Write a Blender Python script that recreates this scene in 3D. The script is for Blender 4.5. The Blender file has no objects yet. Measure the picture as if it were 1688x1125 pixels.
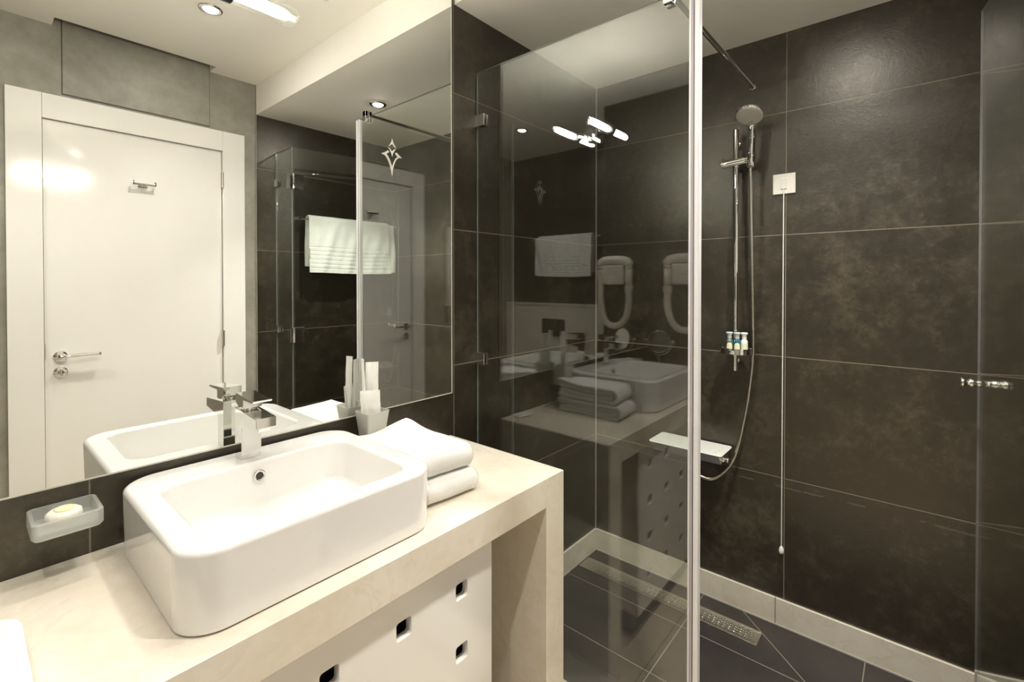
import bpy, bmesh, math, random
from mathutils import Vector, Matrix, noise

random.seed(7)
scene = bpy.context.scene
COL = scene.collection
PI = math.pi
R = math.radians

# ------------------------------------------------------------------ camera
cd = bpy.data.cameras.new('camera')
cam = bpy.data.objects.new('camera', cd)
COL.objects.link(cam)
cd.sensor_width = 36.0
cd.lens = 781.21 * 36.0 / 1688.0
cd.shift_x = (844.0 - 861.57) / 1688.0
cd.shift_y = (473.2 - 562.5) / 1688.0
cd.clip_start = 0.02
cam.location = (1.3112, 0.0255, 1.4180)
cam.rotation_euler = (R(90 - 0.595), 0, R(39.866))
scene.camera = cam

# ------------------------------------------------------------------ world, exposure
wd = bpy.data.worlds.new('world')
scene.world = wd
wd.use_nodes = True
wd.node_tree.nodes['Background'].inputs[0].default_value = (1.0, 0.93, 0.82, 1)
wd.node_tree.nodes['Background'].inputs[1].default_value = 0.0
vs = scene.view_settings
vs.view_transform = 'Standard'
vs.look = 'None'
vs.exposure = 1.0
vs.gamma = 1.0
vs.use_curve_mapping = False
cy = scene.cycles
cy.max_bounces = 14
cy.diffuse_bounces = 6
cy.glossy_bounces = 8
cy.transmission_bounces = 10
cy.transparent_max_bounces = 24
cy.caustics_reflective = True
cy.caustics_refractive = False
cy.blur_glossy = 0.6
cy.sample_clamp_indirect = 60.0

# constants of the room (metres): x away from the mirror wall, y towards the shower
W = 1.796        # opposite wall
B = 2.2          # back wall of the shower
S = 1.205        # soffit / start of tiles on the opposite wall
G = 1.32         # glass line
HU = 2.612       # ceiling
HL = 2.4345      # ceiling over the shower
CT = 0.858       # counter top
RIM = 0.996      # basin rim
LAMP = 102.0      # strength of mirror-lamp bulbs
SPOT = 3.0       # watt of each downlight
WARM = (1.0, 0.955, 0.885)

# ------------------------------------------------------------------ lamps of the ceiling (spots sit inside their housings)
DOWN = [(1.085, 0.751, HU), (1.102, -0.25, HU), (1.080, 1.583, HL)]
for i, (x, y, z) in enumerate(DOWN):
    ld = bpy.data.lights.new('downlight_beam', 'AREA')
    ld.energy = SPOT * (1.0, 1.0, 2.4)[i]
    ld.shape = 'DISK'
    ld.size = 0.056
    ld.spread = R((115, 115, 100)[i])
    ld.color = WARM
    lo = bpy.data.objects.new('downlight_beam', ld)
    COL.objects.link(lo)
    lo.location = (x, y, z - 0.0115)

# ================================================================== helpers
WM = {}


def world(o):
    return WM.get(o.name, Matrix.Identity(4))


def props(o, label=None, cat=None, group=None, kind=None):
    if label: o['label'] = label
    if cat: o['category'] = cat
    if group: o['group'] = group
    if kind: o['kind'] = kind
    return o


def thing(name, label, cat, loc=(0, 0, 0), group=None, kind=None):
    o = bpy.data.objects.new(name, None)
    o.empty_display_size = 0.02
    COL.objects.link(o)
    o.location = loc
    WM[o.name] = Matrix.Translation(loc)
    return props(o, label, cat, group, kind)


def obj(name, bm, mats, parent=None, loc=None, smooth=None, label=None):
    """link a bmesh given in world coordinates as one mesh object"""
    me = bpy.data.meshes.new(name)
    if parent is not None:
        M = world(parent)
        bm.transform(M.inverted())
    elif loc is not None:
        bm.transform(Matrix.Translation(-Vector(loc)))
    if smooth is not None:
        ang = R(smooth)
        for f in bm.faces: f.smooth = True
        for e in bm.edges:
            if len(e.link_faces) == 2 and e.calc_face_angle(0) > ang:
                e.smooth = False
    bm.to_mesh(me)
    bm.free()
    if not isinstance(mats, (list, tuple)): mats = [mats]
    for m in mats: me.materials.append(m)
    o = bpy.data.objects.new(name, me)
    COL.objects.link(o)
    if parent is not None:
        o.parent = parent
        WM[o.name] = world(parent)
    elif loc is not None:
        o.location = loc
        WM[o.name] = Matrix.Translation(loc)
    if label: o['label'] = label
    if smooth is not None:
        wn = o.modifiers.new('weighted_normals', 'WEIGHTED_NORMAL')
        wn.keep_sharp = True
        wn.weight = 80
    return o


def struct(name, bm, mats, smooth=None, parent=None):
    o = obj(name, bm, mats, parent, smooth=smooth)
    if parent is None: o['kind'] = 'structure'
    return o


def copy_tree(o, parent=None):
    c = o.copy()
    COL.objects.link(c)
    if parent is not None: c.parent = parent
    for ch in [k for k in COL.objects if k.parent == o]:
        copy_tree(ch, c)
    return c


def NB(): return bmesh.new()


def box(bm, x0, x1, y0, y1, z0, z1, bev=0.0, seg=2, mi=0):
    t = bmesh.new()
    bmesh.ops.create_cube(t, size=1)
    for v in t.verts:
        v.co = Vector((x0 + (v.co.x + .5) * (x1 - x0), y0 + (v.co.y + .5) * (y1 - y0), z0 + (v.co.z + .5) * (z1 - z0)))
    if bev > 0:
        bmesh.ops.bevel(t, geom=t.edges[:], offset=bev, segments=seg, profile=0.5, affect='EDGES')
    join(bm, t, mi)
    return bm


def join(bm, t, mi=None):
    mp = {}
    for v in t.verts: mp[v] = bm.verts.new(v.co)
    for f in t.faces:
        try:
            nf = bm.faces.new([mp[v] for v in f.verts])
            nf.material_index = f.material_index if mi is None else mi
            nf.smooth = f.smooth
        except ValueError:
            pass
    t.free()


def cyl(bm, p0, p1, r0, r1=None, n=24, bev=0.0, mi=0):
    r1 = r0 if r1 is None else r1
    p0 = Vector(p0); p1 = Vector(p1)
    d = p1 - p0
    L = d.length
    prof = [(0, 0), (max(r0 - bev, 0), 0), (r0, bev), (r1, L - bev), (max(r1 - bev, 0), L), (0, L)] if bev else [(0, 0), (r0, 0), (r1, L), (0, L)]
    return lathe(bm, prof, p0, d, n, mi)


def frame_of(d):
    d = Vector(d).normalized()
    a = Vector((0, 0, 1)) if abs(d.z) < 0.9 else Vector((1, 0, 0))
    u = a.cross(d).normalized()
    v = d.cross(u)
    return u, v, d


def lathe(bm, prof, origin, axis=(0, 0, 1), n=32, mi=0, sx=1.0, sy=1.0, uv=None):
    u, v, d = frame_of(axis) if uv is None else uv
    o = Vector(origin)
    rings = []
    for r, h in prof:
        if r < 1e-7:
            rings.append([bm.verts.new(o + d * h)])
        else:
            rings.append([bm.verts.new(o + d * h + u * (math.cos(2 * PI * k / n) * r * sx) + v * (math.sin(2 * PI * k / n) * r * sy)) for k in range(n)])
    for a, b in zip(rings, rings[1:]):
        if len(a) == 1 and len(b) == 1: continue
        for k in range(n):
            k2 = (k + 1) % n
            if len(a) == 1: f = bm.faces.new((a[0], b[k2], b[k]))
            elif len(b) == 1: f = bm.faces.new((a[k], a[k2], b[0]))
            else: f = bm.faces.new((a[k], a[k2], b[k2], b[k]))
            f.material_index = mi
    return bm


def catmull(pts, sub=8):
    P = [Vector(p) for p in pts]
    P = [P[0] * 2 - P[1]] + P + [P[-1] * 2 - P[-2]]
    out = []
    for i in range(1, len(P) - 2):
        for s in range(sub):
            t = s / sub
            a, b, c, d = P[i - 1], P[i], P[i + 1], P[i + 2]
            out.append(0.5 * ((2 * b) + (c - a) * t + (2 * a - 5 * b + 4 * c - d) * t * t + (3 * b - a - 3 * c + d) * t ** 3))
    out.append(P[-2])
    return out


def tube(bm, pts, r, n=12, mi=0, ribs=0.0):
    pts = [Vector(p) for p in pts]
    u = None
    rings = []
    for i, p in enumerate(pts):
        t = (pts[min(i + 1, len(pts) - 1)] - pts[max(i - 1, 0)]).normalized()
        if u is None: u, v, _ = frame_of(t)
        else:
            u = (u - t * u.dot(t)).normalized()
        v = t.cross(u)
        rr = (r[i] if isinstance(r, (list, tuple)) else r) * (1 + (ribs if i % 2 else -ribs))
        rings.append([bm.verts.new(p + (u * math.cos(2 * PI * k / n) + v * math.sin(2 * PI * k / n)) * rr) for k in range(n)])
    for a, b in zip(rings, rings[1:]):
        for k in range(n):
            f = bm.faces.new((a[k], a[(k + 1) % n], b[(k + 1) % n], b[k])); f.material_index = mi
    for ring, rev in ((rings[0], True), (rings[-1], False)):
        f = bm.faces.new(list(reversed(ring)) if rev else ring); f.material_index = mi
    return bm


def rrect(x0, x1, y0, y1, r, n=8):
    r = min(r, (x1 - x0) / 2 - 1e-4, (y1 - y0) / 2 - 1e-4)
    out = []
    for cx, cy_, a in ((x1 - r, y1 - r, 0), (x0 + r, y1 - r, 90), (x0 + r, y0 + r, 180), (x1 - r, y0 + r, 270)):
        for k in range(n + 1):
            t = R(a + 90 * k / n)
            out.append((cx + r * math.cos(t), cy_ + r * math.sin(t)))
    return out


def loft(bm, loops, cap0=True, cap1=True, mi=0):
    """loops: list of lists of Vector, same length, closed"""
    rs = [[bm.verts.new(p) for p in L] for L in loops]
    n = len(rs[0])
    for a, b in zip(rs, rs[1:]):
        for k in range(n):
            f = bm.faces.new((a[k], a[(k + 1) % n], b[(k + 1) % n], b[k])); f.material_index = mi
    if cap0: f = bm.faces.new(list(reversed(rs[0]))); f.material_index = mi
    if cap1: f = bm.faces.new(rs[-1]); f.material_index = mi
    return bm


def prism(bm, poly, axis, a, b, mi=0):
    """extrude a 2D polygon along axis 0/1/2 from a to b; 2D coords fill the other two axes in order"""
    def P(p, t):
        q = list(p); q.insert(axis, t); return Vector(q)
    lo = [bm.verts.new(P(p, a)) for p in poly]
    hi = [bm.verts.new(P(p, b)) for p in poly]
    n = len(poly)
    for k in range(n):
        f = bm.faces.new((lo[k], lo[(k + 1) % n], hi[(k + 1) % n], hi[k])); f.material_index = mi
    f = bm.faces.new(list(reversed(lo))); f.material_index = mi
    f = bm.faces.new(hi); f.material_index = mi
    bmesh.ops.recalc_face_normals(bm, faces=bm.faces[:])
    return bm


def plate(outer, holes, thick, bev=0.0):
    """flat plate with holes, built through a filled 2D curve, in local xy, z 0..thick"""
    cu = bpy.data.curves.new('tmp', 'CURVE')
    cu.dimensions = '2D'
    cu.fill_mode = 'BOTH'
    cu.extrude = thick / 2 - bev
    cu.bevel_depth = bev
    cu.bevel_resolution = 1
    cu.offset = -bev
    for L in [outer] + holes:
        sp = cu.splines.new('POLY')
        sp.points.add(len(L) - 1)
        for p, q in zip(sp.points, L): p.co = (q[0], q[1], 0, 1)
        sp.use_cyclic_u = True
    o = bpy.data.objects.new('tmp', cu)
    COL.objects.link(o)
    dg = bpy.context.evaluated_depsgraph_get()
    me = bpy.data.meshes.new_from_object(o.evaluated_get(dg))
    bm = bmesh.new()
    bm.from_mesh(me)
    bpy.data.objects.remove(o)
    bpy.data.curves.remove(cu)
    bpy.data.meshes.remove(me)
    bmesh.ops.remove_doubles(bm, verts=bm.verts[:], dist=1e-6)
    bmesh.ops.recalc_face_normals(bm, faces=bm.faces[:])
    bm.transform(Matrix.Translation((0, 0, thick / 2)))
    return bm


def xf(bm, M):
    bm.transform(M)
    return bm


# ================================================================== materials
def newmat(name):
    m = bpy.data.materials.new(name)
    m.use_nodes = True
    nt = m.node_tree
    nt.nodes.clear()
    out = nt.nodes.new('ShaderNodeOutputMaterial')
    return m, nt, out


class N:
    """tiny node builder"""
    def __init__(s, nt): s.nt = nt

    def __call__(s, typ, ins=None, **kw):
        n = s.nt.nodes.new(typ)
        for k, v in kw.items(): setattr(n, k, v)
        for k, v in (ins or {}).items():
            sock = n.inputs[k]
            if isinstance(v, bpy.types.NodeSocket): s.nt.links.new(v, sock)
            else: sock.default_value = v
        return n

    def math(s, op, a, b=None, c=None):
        ins = {0: a}
        if b is not None: ins[1] = b
        if c is not None: ins[2] = c
        return s('ShaderNodeMath', ins, operation=op).outputs[0]

    def mix(s, f, a, b):
        n = s('ShaderNodeMix', None, data_type='RGBA')
        for k, v in ((0, f), (6, a), (7, b)):
            if isinstance(v, bpy.types.NodeSocket): s.nt.links.new(v, n.inputs[k])
            else: n.inputs[k].default_value = v
        return n.outputs[2]

    def ramp(s, f, stops):
        n = s('ShaderNodeValToRGB', {0: f})
        el = n.color_ramp.elements
        while len(el) < len(stops): el.new(0.5)
        for e, (p, c) in zip(el, stops):
            e.position = p
            e.color = c if len(c) == 4 else (*c, 1)
        return n.outputs[0]

    def noise(s, vec, scale, detail=4, rough=0.55, dist=0.0):
        return s('ShaderNodeTexNoise', {'Vector': vec, 'Scale': scale, 'Detail': detail, 'Roughness': rough, 'Distortion': dist}).outputs[0]


def c4(c): return (c[0], c[1], c[2], 1)


def simple(name, col, rough=0.5, metal=0.0, coat=0.0, spec=0.5, bump=None, var=0.0, emis=None, trans=0.0, ior=1.5, alpha=1.0, sheen=0.0, sss=0.0):
    m, nt, out = newmat(name)
    n = N(nt)
    p = n('ShaderNodeBsdfPrincipled', {'Roughness': rough, 'Metallic': metal, 'Coat Weight': coat, 'Coat Roughness': 0.05,
                                       'Specular IOR Level': spec, 'Transmission Weight': trans, 'IOR': ior, 'Alpha': alpha, 'Sheen Weight': sheen})
    tc = n('ShaderNodeTexCoord').outputs['Object']
    if var > 0:
        f = n.noise(tc, 9.0, 5)
        lo = tuple(max(0, c * (1 - var)) for c in col)
        nt.links.new(n.mix(f, c4(col), c4(lo)), p.inputs['Base Color'])
    else:
        p.inputs['Base Color'].default_value = c4(col)
    if sss:
        p.inputs['Subsurface Weight'].default_value = sss
        p.inputs['Subsurface Radius'].default_value = (0.02, 0.018, 0.015)
        p.inputs['Subsurface Scale'].default_value = 0.5
    if bump:
        f = n.noise(tc, bump[0], 5)
        b = n('ShaderNodeBump', {'Height': f, 'Strength': bump[1], 'Distance': bump[2]})
        nt.links.new(b.outputs[0], p.inputs['Normal'])
    if emis:
        p.inputs['Emission Color'].default_value = c4(emis[0])
        p.inputs['Emission Strength'].default_value = emis[1]
    nt.links.new(p.outputs[0], out.inputs[0])
    return m


def line_mask(n, coord, off, size, w):
    """1 on a grid line of the coordinate"""
    f = n.math('FRACT', n.math('DIVIDE', n.math('SUBTRACT', coord, off - 40 * size), size))
    d = n.math('MULTIPLY', n.math('MINIMUM', f, n.math('SUBTRACT', 1.0, f)), size)
    return n.math('LESS_THAN', d, w / 2)


def dark_tile(name, uaxis, uoff, usize=1.0, lift=1.0):
    m, nt, out = newmat(name)
    n = N(nt)
    pos = n('ShaderNodeNewGeometry').outputs['Position']
    xyz = n('ShaderNodeSeparateXYZ', {0: pos})
    u = xyz.outputs[uaxis]
    z = xyz.outputs['Z']
    # every tile shifts the pattern a little
    iu = n.math('FLOOR', n.math('DIVIDE', n.math('SUBTRACT', u, uoff - 40 * usize), usize))
    iz = n.math('FLOOR', n.math('DIVIDE', n.math('SUBTRACT', z, 0.111 - 20), 0.5))
    off = n('ShaderNodeCombineXYZ', {0: n.math('MULTIPLY', iu, 3.7), 1: n.math('MULTIPLY', iz, 5.3), 2: n.math('MULTIPLY', iu, 1.9)}).outputs[0]
    vec = n('ShaderNodeVectorMath', {0: pos, 1: off}, operation='ADD').outputs[0]
    big = n.noise(vec, 2.6, 6, 0.62, 0.4)
    mid = n.noise(vec, 9.0, 8, 0.7, 0.2)
    fine = n.noise(vec, 85.0, 5, 0.7)
    f1 = n.math('MULTIPLY_ADD', mid, 0.40, n.math('MULTIPLY_ADD', big, 0.28, n.math('MULTIPLY', n.noise(vec, 38.0, 6, 0.7), 0.32)))
    base = n.ramp(f1, [(0.36, (0.0118 * lift, 0.0084 * lift, 0.0050 * lift)), (0.50, (0.0205 * lift, 0.0150 * lift, 0.0090 * lift)),
                       (0.64, (0.058 * lift, 0.045 * lift, 0.0275 * lift))])
    sp = n.math('MULTIPLY', fine, f1)
    base = n.mix(n.math('MULTIPLY', n.math('GREATER_THAN', sp, 0.31), 0.35), base, (0.075, 0.066, 0.045, 1))
    lines = n.math('MAXIMUM', line_mask(n, u, uoff, usize, 0.0032), line_mask(n, z, 0.111, 0.5, 0.0032))
    zz = n.math('ADD', z, n.math('MULTIPLY', n.math('SUBTRACT', n.noise(pos, 7.0, 3), 0.5), 0.022))
    st = n.math('MULTIPLY', n.math('LESS_THAN', n.math('ABSOLUTE', n.math('SUBTRACT', zz, 0.574)), 0.0032), n.math('GREATER_THAN', n.noise(pos, 14.0, 5), 0.50))
    base = n.mix(n.math('MULTIPLY', st, 0.65), base, (0.085, 0.085, 0.080, 1))
    col = n.mix(lines, base, (0.20, 0.165, 0.125, 1))
    rough = n.ramp(f1, [(0.38, (0.29,) * 3), (0.62, (0.40,) * 3)])
    hh = n.math('SUBTRACT', n.math('MULTIPLY_ADD', fine, 0.35, n.math('MULTIPLY', mid, 0.5)), n.math('MULTIPLY', lines, 0.5))
    bmp = n('ShaderNodeBump', {'Height': hh, 'Strength': 0.85, 'Distance': 0.0022})
    p = n('ShaderNodeBsdfPrincipled', {'Base Color': col, 'Roughness': rough, 'Normal': bmp.outputs[0], 'Specular IOR Level': 1.0, 'Specular Tint': (1.0, 0.96, 0.86, 1)})
    nt.links.new(p.outputs[0], out.inputs[0])
    return m


def marble(name, col, rough=0.16, vein=0.16, grid=None, spec=0.5, col2=None):
    m, nt, out = newmat(name)
    n = N(nt)
    pos = n('ShaderNodeNewGeometry').outputs['Position']
    a = n.noise(pos, 6.0, 7, 0.62, 0.3)
    b = n.noise(pos, 22.0, 6, 0.65, 0.5)
    v = n.math('ABSOLUTE', n.math('SUBTRACT', n.noise(pos, 3.2, 6, 0.6, 2.2), 0.5))
    vm = n.math('MULTIPLY', n.math('SUBTRACT', 1.0, n.math('MINIMUM', n.math('MULTIPLY', v, 45.0), 1.0)), n.math('GREATER_THAN', a, 0.50))
    d = tuple(c * k for c, k in zip(col, (0.90, 0.865, 0.81)))
    f = n.math('MULTIPLY_ADD', a, 0.6, n.math('MULTIPLY', b, 0.4))
    base = n.ramp(f, [(0.36, d), (0.6, col)])
    base = n.mix(n.math('MULTIPLY', vm, vein), base, (col[0] * 0.62, col[1] * 0.42, col[2] * 0.25, 1))
    if grid:
        xyz = n('ShaderNodeSeparateXYZ', {0: pos})
        ln = None
        for ax, o_, s_, w_ in grid:
            k = line_mask(n, xyz.outputs[ax], o_, s_, w_)
            ln = k if ln is None else n.math('MAXIMUM', ln, k)
        base = n.mix(ln, base, (0.22, 0.17, 0.12, 1))
    p = n('ShaderNodeBsdfPrincipled', {'Base Color': base, 'Roughness': rough, 'Specular IOR Level': spec})
    bmp = n('ShaderNodeBump', {'Height': b, 'Strength': 0.08, 'Distance': 0.001})
    nt.links.new(bmp.outputs[0], p.inputs['Normal'])
    nt.links.new(p.outputs[0], out.inputs[0])
    return m


def floor_tile():
    m, nt, out = newmat('grey_floor_tile')
    n = N(nt)
    pos = n('ShaderNodeNewGeometry').outputs['Position']
    xyz = n('ShaderNodeSeparateXYZ', {0: pos})
    x, y = xyz.outputs[0], xyz.outputs[1]
    g = n.math('MAXIMUM', line_mask(n, x, 0.572, 0.596, 0.0034), line_mask(n, y, 1.629, 0.300, 0.0034))
    dd = n.math('ABSOLUTE', n.math('ADD', n.math('MULTIPLY', n.math('SUBTRACT', x, 0.706), 0.668), n.math('MULTIPLY', n.math('SUBTRACT', y, 2.219), 0.744)))
    dg = n.math('MULTIPLY', n.math('LESS_THAN', dd, 0.0016), n.math('GREATER_THAN', x, 0.70))
    g = n.math('MAXIMUM', g, dg)
    a = n.noise(pos, 6.0, 6, 0.6)
    col = n.ramp(a, [(0.35, (0.024, 0.020, 0.019)), (0.65, (0.038, 0.032, 0.029))])
    col = n.mix(g, col, (0.23, 0.20, 0.16, 1))
    bmp = n('ShaderNodeBump', {'Height': n.math('SUBTRACT', n.noise(pos, 130.0, 3), g), 'Strength': 0.25, 'Distance': 0.001})
    p = n('ShaderNodeBsdfPrincipled', {'Base Color': col, 'Roughness': 0.42, 'Normal': bmp.outputs[0]})
    nt.links.new(p.outputs[0], out.inputs[0])
    return m


def plaster():
    m, nt, out = newmat('grey_polished_plaster')
    n = N(nt)
    pos = n('ShaderNodeNewGeometry').outputs['Position']
    a = n.noise(pos, 3.0, 7, 0.62, 0.8)
    b = n.noise(pos, 26.0, 6, 0.6)
    f = n.math('MULTIPLY_ADD', a, 0.75, n.math('MULTIPLY', b, 0.25))
    col = n.ramp(f, [(0.36, (0.225, 0.21, 0.17)), (0.64, (0.355, 0.335, 0.28))])
    bmp = n('ShaderNodeBump', {'Height': f, 'Strength': 0.15, 'Distance': 0.002})
    p = n('ShaderNodeBsdfPrincipled', {'Base Color': col, 'Roughness': 0.42, 'Normal': bmp.outputs[0]})
    nt.links.new(p.outputs[0], out.inputs[0])
    return m


def clear_pane(name, tint, ior):
    """window glass without refraction: tinted transmission plus a Fresnel reflection on each face"""
    m, nt, out = newmat(name)
    n = N(nt)
    bf = n('ShaderNodeNewGeometry').outputs['Backfacing']
    i = n.math('ADD', n.math('MULTIPLY', bf, 1.0 / ior - ior), ior)
    fr = n('ShaderNodeFresnel', {'IOR': i}).outputs[0]
    t = n('ShaderNodeBsdfTransparent', {'Color': c4(tint)})
    g = n('ShaderNodeBsdfGlossy', {'Color': (1, 1, 1, 1), 'Roughness': 0.0})
    mx = n('ShaderNodeMixShader', {0: fr, 1: t.outputs[0], 2: g.outputs[0]})
    nt.links.new(mx.outputs[0], out.inputs[0])
    return m


def frosted(name, col, mixv=0.45):
    m, nt, out = newmat(name)
    n = N(nt)
    d = n('ShaderNodeBsdfDiffuse', {'Color': c4(col)})
    t = n('ShaderNodeBsdfTranslucent', {'Color': c4(col)})
    tr = n('ShaderNodeBsdfTransparent', {'Color': c4(col)})
    g = n('ShaderNodeBsdfGlossy', {'Roughness': 0.28, 'Color': (1, 1, 1, 1)})
    a = n('ShaderNodeMixShader', {0: 0.5, 1: d.outputs[0], 2: t.outputs[0]})
    b = n('ShaderNodeMixShader', {0: mixv, 1: a.outputs[0], 2: tr.outputs[0]})
    f = n('ShaderNodeFresnel', {'IOR': 1.45}).outputs[0]
    c = n('ShaderNodeMixShader', {0: n.math('MINIMUM', f, 0.5), 1: b.outputs[0], 2: g.outputs[0]})
    nt.links.new(c.outputs[0], out.inputs[0])
    return m


def towel_mat(name, col=(0.86, 0.85, 0.82), bands=None):
    m, nt, out = newmat(name)
    n = N(nt)
    tc = n('ShaderNodeTexCoord').outputs['Object']
    a = n.noise(tc, 260.0, 4, 0.7)
    b = n.noise(tc, 70.0, 4, 0.6)
    h = n.math('MULTIPLY_ADD', a, 0.6, n.math('MULTIPLY', b, 0.6))
    if bands:
        z = n('ShaderNodeSeparateXYZ', {0: tc}).outputs[2]
        k = line_mask(n, z, bands[0], bands[1], bands[2])
        k = n.math('MULTIPLY', k, n.math('LESS_THAN', z, bands[3]))
        h = n.math('SUBTRACT', h, n.math('MULTIPLY', k, 2.6))
    bmp = n('ShaderNodeBump', {'Height': h, 'Strength': 0.9, 'Distance': 0.003})
    p = n('ShaderNodeBsdfPrincipled', {'Base Color': c4(col), 'Roughness': 0.95, 'Normal': bmp.outputs[0], 'Sheen Weight': 0.3, 'Specular IOR Level': 0.1})
    nt.links.new(p.outputs[0], out.inputs[0])
    return m


def emitter(name, col, s):
    m, nt, out = newmat(name)
    n = N(nt)
    e = n('ShaderNodeEmission', {'Color': c4(col), 'Strength': s})
    nt.links.new(e.outputs[0], out.inputs[0])
    return m


M_tile_l = dark_tile('dark_tile_mirror_side', 'Y', 0.2)
M_tile_b = dark_tile('dark_tile_shower_back', 'X', 0.8945)
M_tile_r = dark_tile('dark_tile_door_side', 'Y', S)
M_tile_e = dark_tile('dark_tile_behind', 'X', 0.35)
M_plaster = plaster()
M_white = simple('white_paint', (0.82, 0.78, 0.70), 0.55, bump=(60, 0.05, 0.001))
M_ceil = simple('ceiling_paint', (0.86, 0.83, 0.765), 0.7, bump=(40, 0.04, 0.001))
M_door = simple('white_lacquer', (0.82, 0.80, 0.755), 0.11, coat=0.3)
M_marble = marble('cream_marble', (0.80, 0.745, 0.645), 0.14, vein=0.13)
M_marble_floor = marble('cream_marble_floor', (0.62, 0.53, 0.41), 0.30, grid=[('X', 0.55, 0.6, 0.003), ('Y', 0.62, 0.6, 0.003)])
M_skirt = marble('cream_marble_skirting', (0.64, 0.60, 0.51), 0.3, grid=[('X', 0.865, 1.2, 0.0035)])
M_skirt_l = marble('cream_marble_skirting_side', (0.64, 0.60, 0.51), 0.3)
M_floor = floor_tile()
M_ceramic = simple('white_ceramic', (0.82, 0.81, 0.785), 0.06, coat=0.6)
M_cab = simple('white_gloss_cabinet', (0.83, 0.81, 0.77), 0.12, coat=0.3)
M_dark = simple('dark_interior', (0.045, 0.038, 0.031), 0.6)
M_plinth = simple('dark_plinth', (0.02, 0.017, 0.015), 0.5)
M_chrome = simple('chrome', (0.80, 0.79, 0.77), 0.05, metal=1.0)
M_satin = simple('brushed_steel', (0.60, 0.57, 0.51), 0.28, metal=1.0, bump=(200, 0.1, 0.0005))
M_mirror = simple('mirror_silver', (0.93, 0.945, 0.92), 0.0, metal=1.0)
M_mirror_edge = simple('mirror_polished_edge', (0.62, 0.58, 0.50), 0.25, spec=0.8)
M_etch = simple('sandblasted_etching', (0.72, 0.70, 0.62), 0.8)
M_glass = clear_pane('clear_shower_glass', (0.965, 0.985, 0.965), 1.70)
M_gedge = simple('green_glass_edge', (0.17, 0.20, 0.175), 0.15, spec=0.9)
M_gedge2 = simple('grey_glass_edge', (0.19, 0.185, 0.19), 0.2, spec=0.8)
M_seal = simple('white_vinyl_seal', (0.74, 0.735, 0.74), 0.28, coat=0.2)
M_seal2 = simple('grey_vinyl_seal', (0.40, 0.37, 0.40), 0.3)
M_frost = frosted('frosted_glass', (0.90, 0.92, 0.90), 0.62)
M_frostw = frosted('frosted_white_glass', (0.80, 0.79, 0.74), 0.22)
M_towel = towel_mat('white_terry')
M_soap = simple('white_soap', (0.86, 0.83, 0.74), 0.5, sss=0.1)
M_soaplab = simple('cream_soap_label', (0.85, 0.76, 0.48), 0.5, bump=(160, 0.3, 0.001))
M_plastic = simple('white_plastic', (0.78, 0.76, 0.70), 0.25, coat=0.2)
M_dryer = simple('cream_plastic', (0.70, 0.66, 0.60), 0.22, coat=0.3)
M_paper = simple('white_wrapper', (0.84, 0.83, 0.79), 0.45, bump=(45, 0.5, 0.004))
M_blue = simple('pale_blue_print', (0.50, 0.55, 0.68), 0.5)
M_grey = simple('grey_rubber', (0.36, 0.34, 0.31), 0.4)
M_nozzle = simple('grey_spray_plate', (0.50, 0.475, 0.42), 0.45, bump=(500, 0.4, 0.001))
M_black = simple('black_plastic', (0.015, 0.014, 0.013), 0.3)
M_red = simple('red_mark', (0.55, 0.06, 0.03), 0.4)
M_bluemark = simple('blue_mark', (0.08, 0.13, 0.35), 0.4)
M_whiteglass = simple('white_glass_shelf', (0.74, 0.76, 0.69), 0.08, coat=0.5)
M_bulb = emitter('glowing_bulb', (1.0, 0.955, 0.88), LAMP)
M_tubeglass = clear_pane('lamp_tube_glass', (0.97, 0.97, 0.95), 1.45)
M_spotdisc = emitter('glowing_downlight', (1.0, 0.94, 0.87), 200.0)
M_gap_shade = simple('painted_gap_shade', (0.10, 0.085, 0.065), 0.7)
M_corner = simple('grey_silicone', (0.26, 0.235, 0.195), 0.4)
M_grime = simple('dried_sealant', (0.20, 0.22, 0.20), 0.5, var=0.6)
M_teal = simple('blue_liquid', (0.015, 0.12, 0.17), 0.08, coat=0.6)
M_clearbottle = simple('clear_bottle', (0.10, 0.13, 0.12), 0.08, coat=0.6)
M_whitebottle = simple('white_bottle', (0.78, 0.79, 0.77), 0.2)
M_cap = simple('clear_cap', (0.48, 0.54, 0.56), 0.15, coat=0.4)
M_label = simple('cream_label', (0.76, 0.74, 0.50), 0.5, var=0.12)
M_ledge = simple('white_ledge_tile', (0.66, 0.64, 0.57), 0.3)

# ================================================================== room
T = 0.10
bm = NB(); box(bm, -T, 0, -0.33, B + T, -T, 2.80); struct('wall_left', bm, M_tile_l)
bm = NB(); box(bm, -T, W + T, B, B + T, -T, 2.80); struct('wall_back', bm, M_tile_b)
# opposite wall: plaster with the doorway, tiles in the shower
bm = NB()
box(bm, W, W + T, -1.0, 0.279, -T, 2.80)
box(bm, W, W + T, 1.024, S, -T, 2.80)
box(bm, W, W + T, 0.279, 1.024, 2.178, 2.80)
struct('wall_right', bm, M_plaster)
bm = NB(); box(bm, W, W + T, S, B + T, -T, 2.80); struct('wall_shower', bm, M_tile_r)
bm = NB(); box(bm, W - 0.006, W, S - 0.006, S, 0, HU); struct('trim_1', bm, M_corner)
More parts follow.
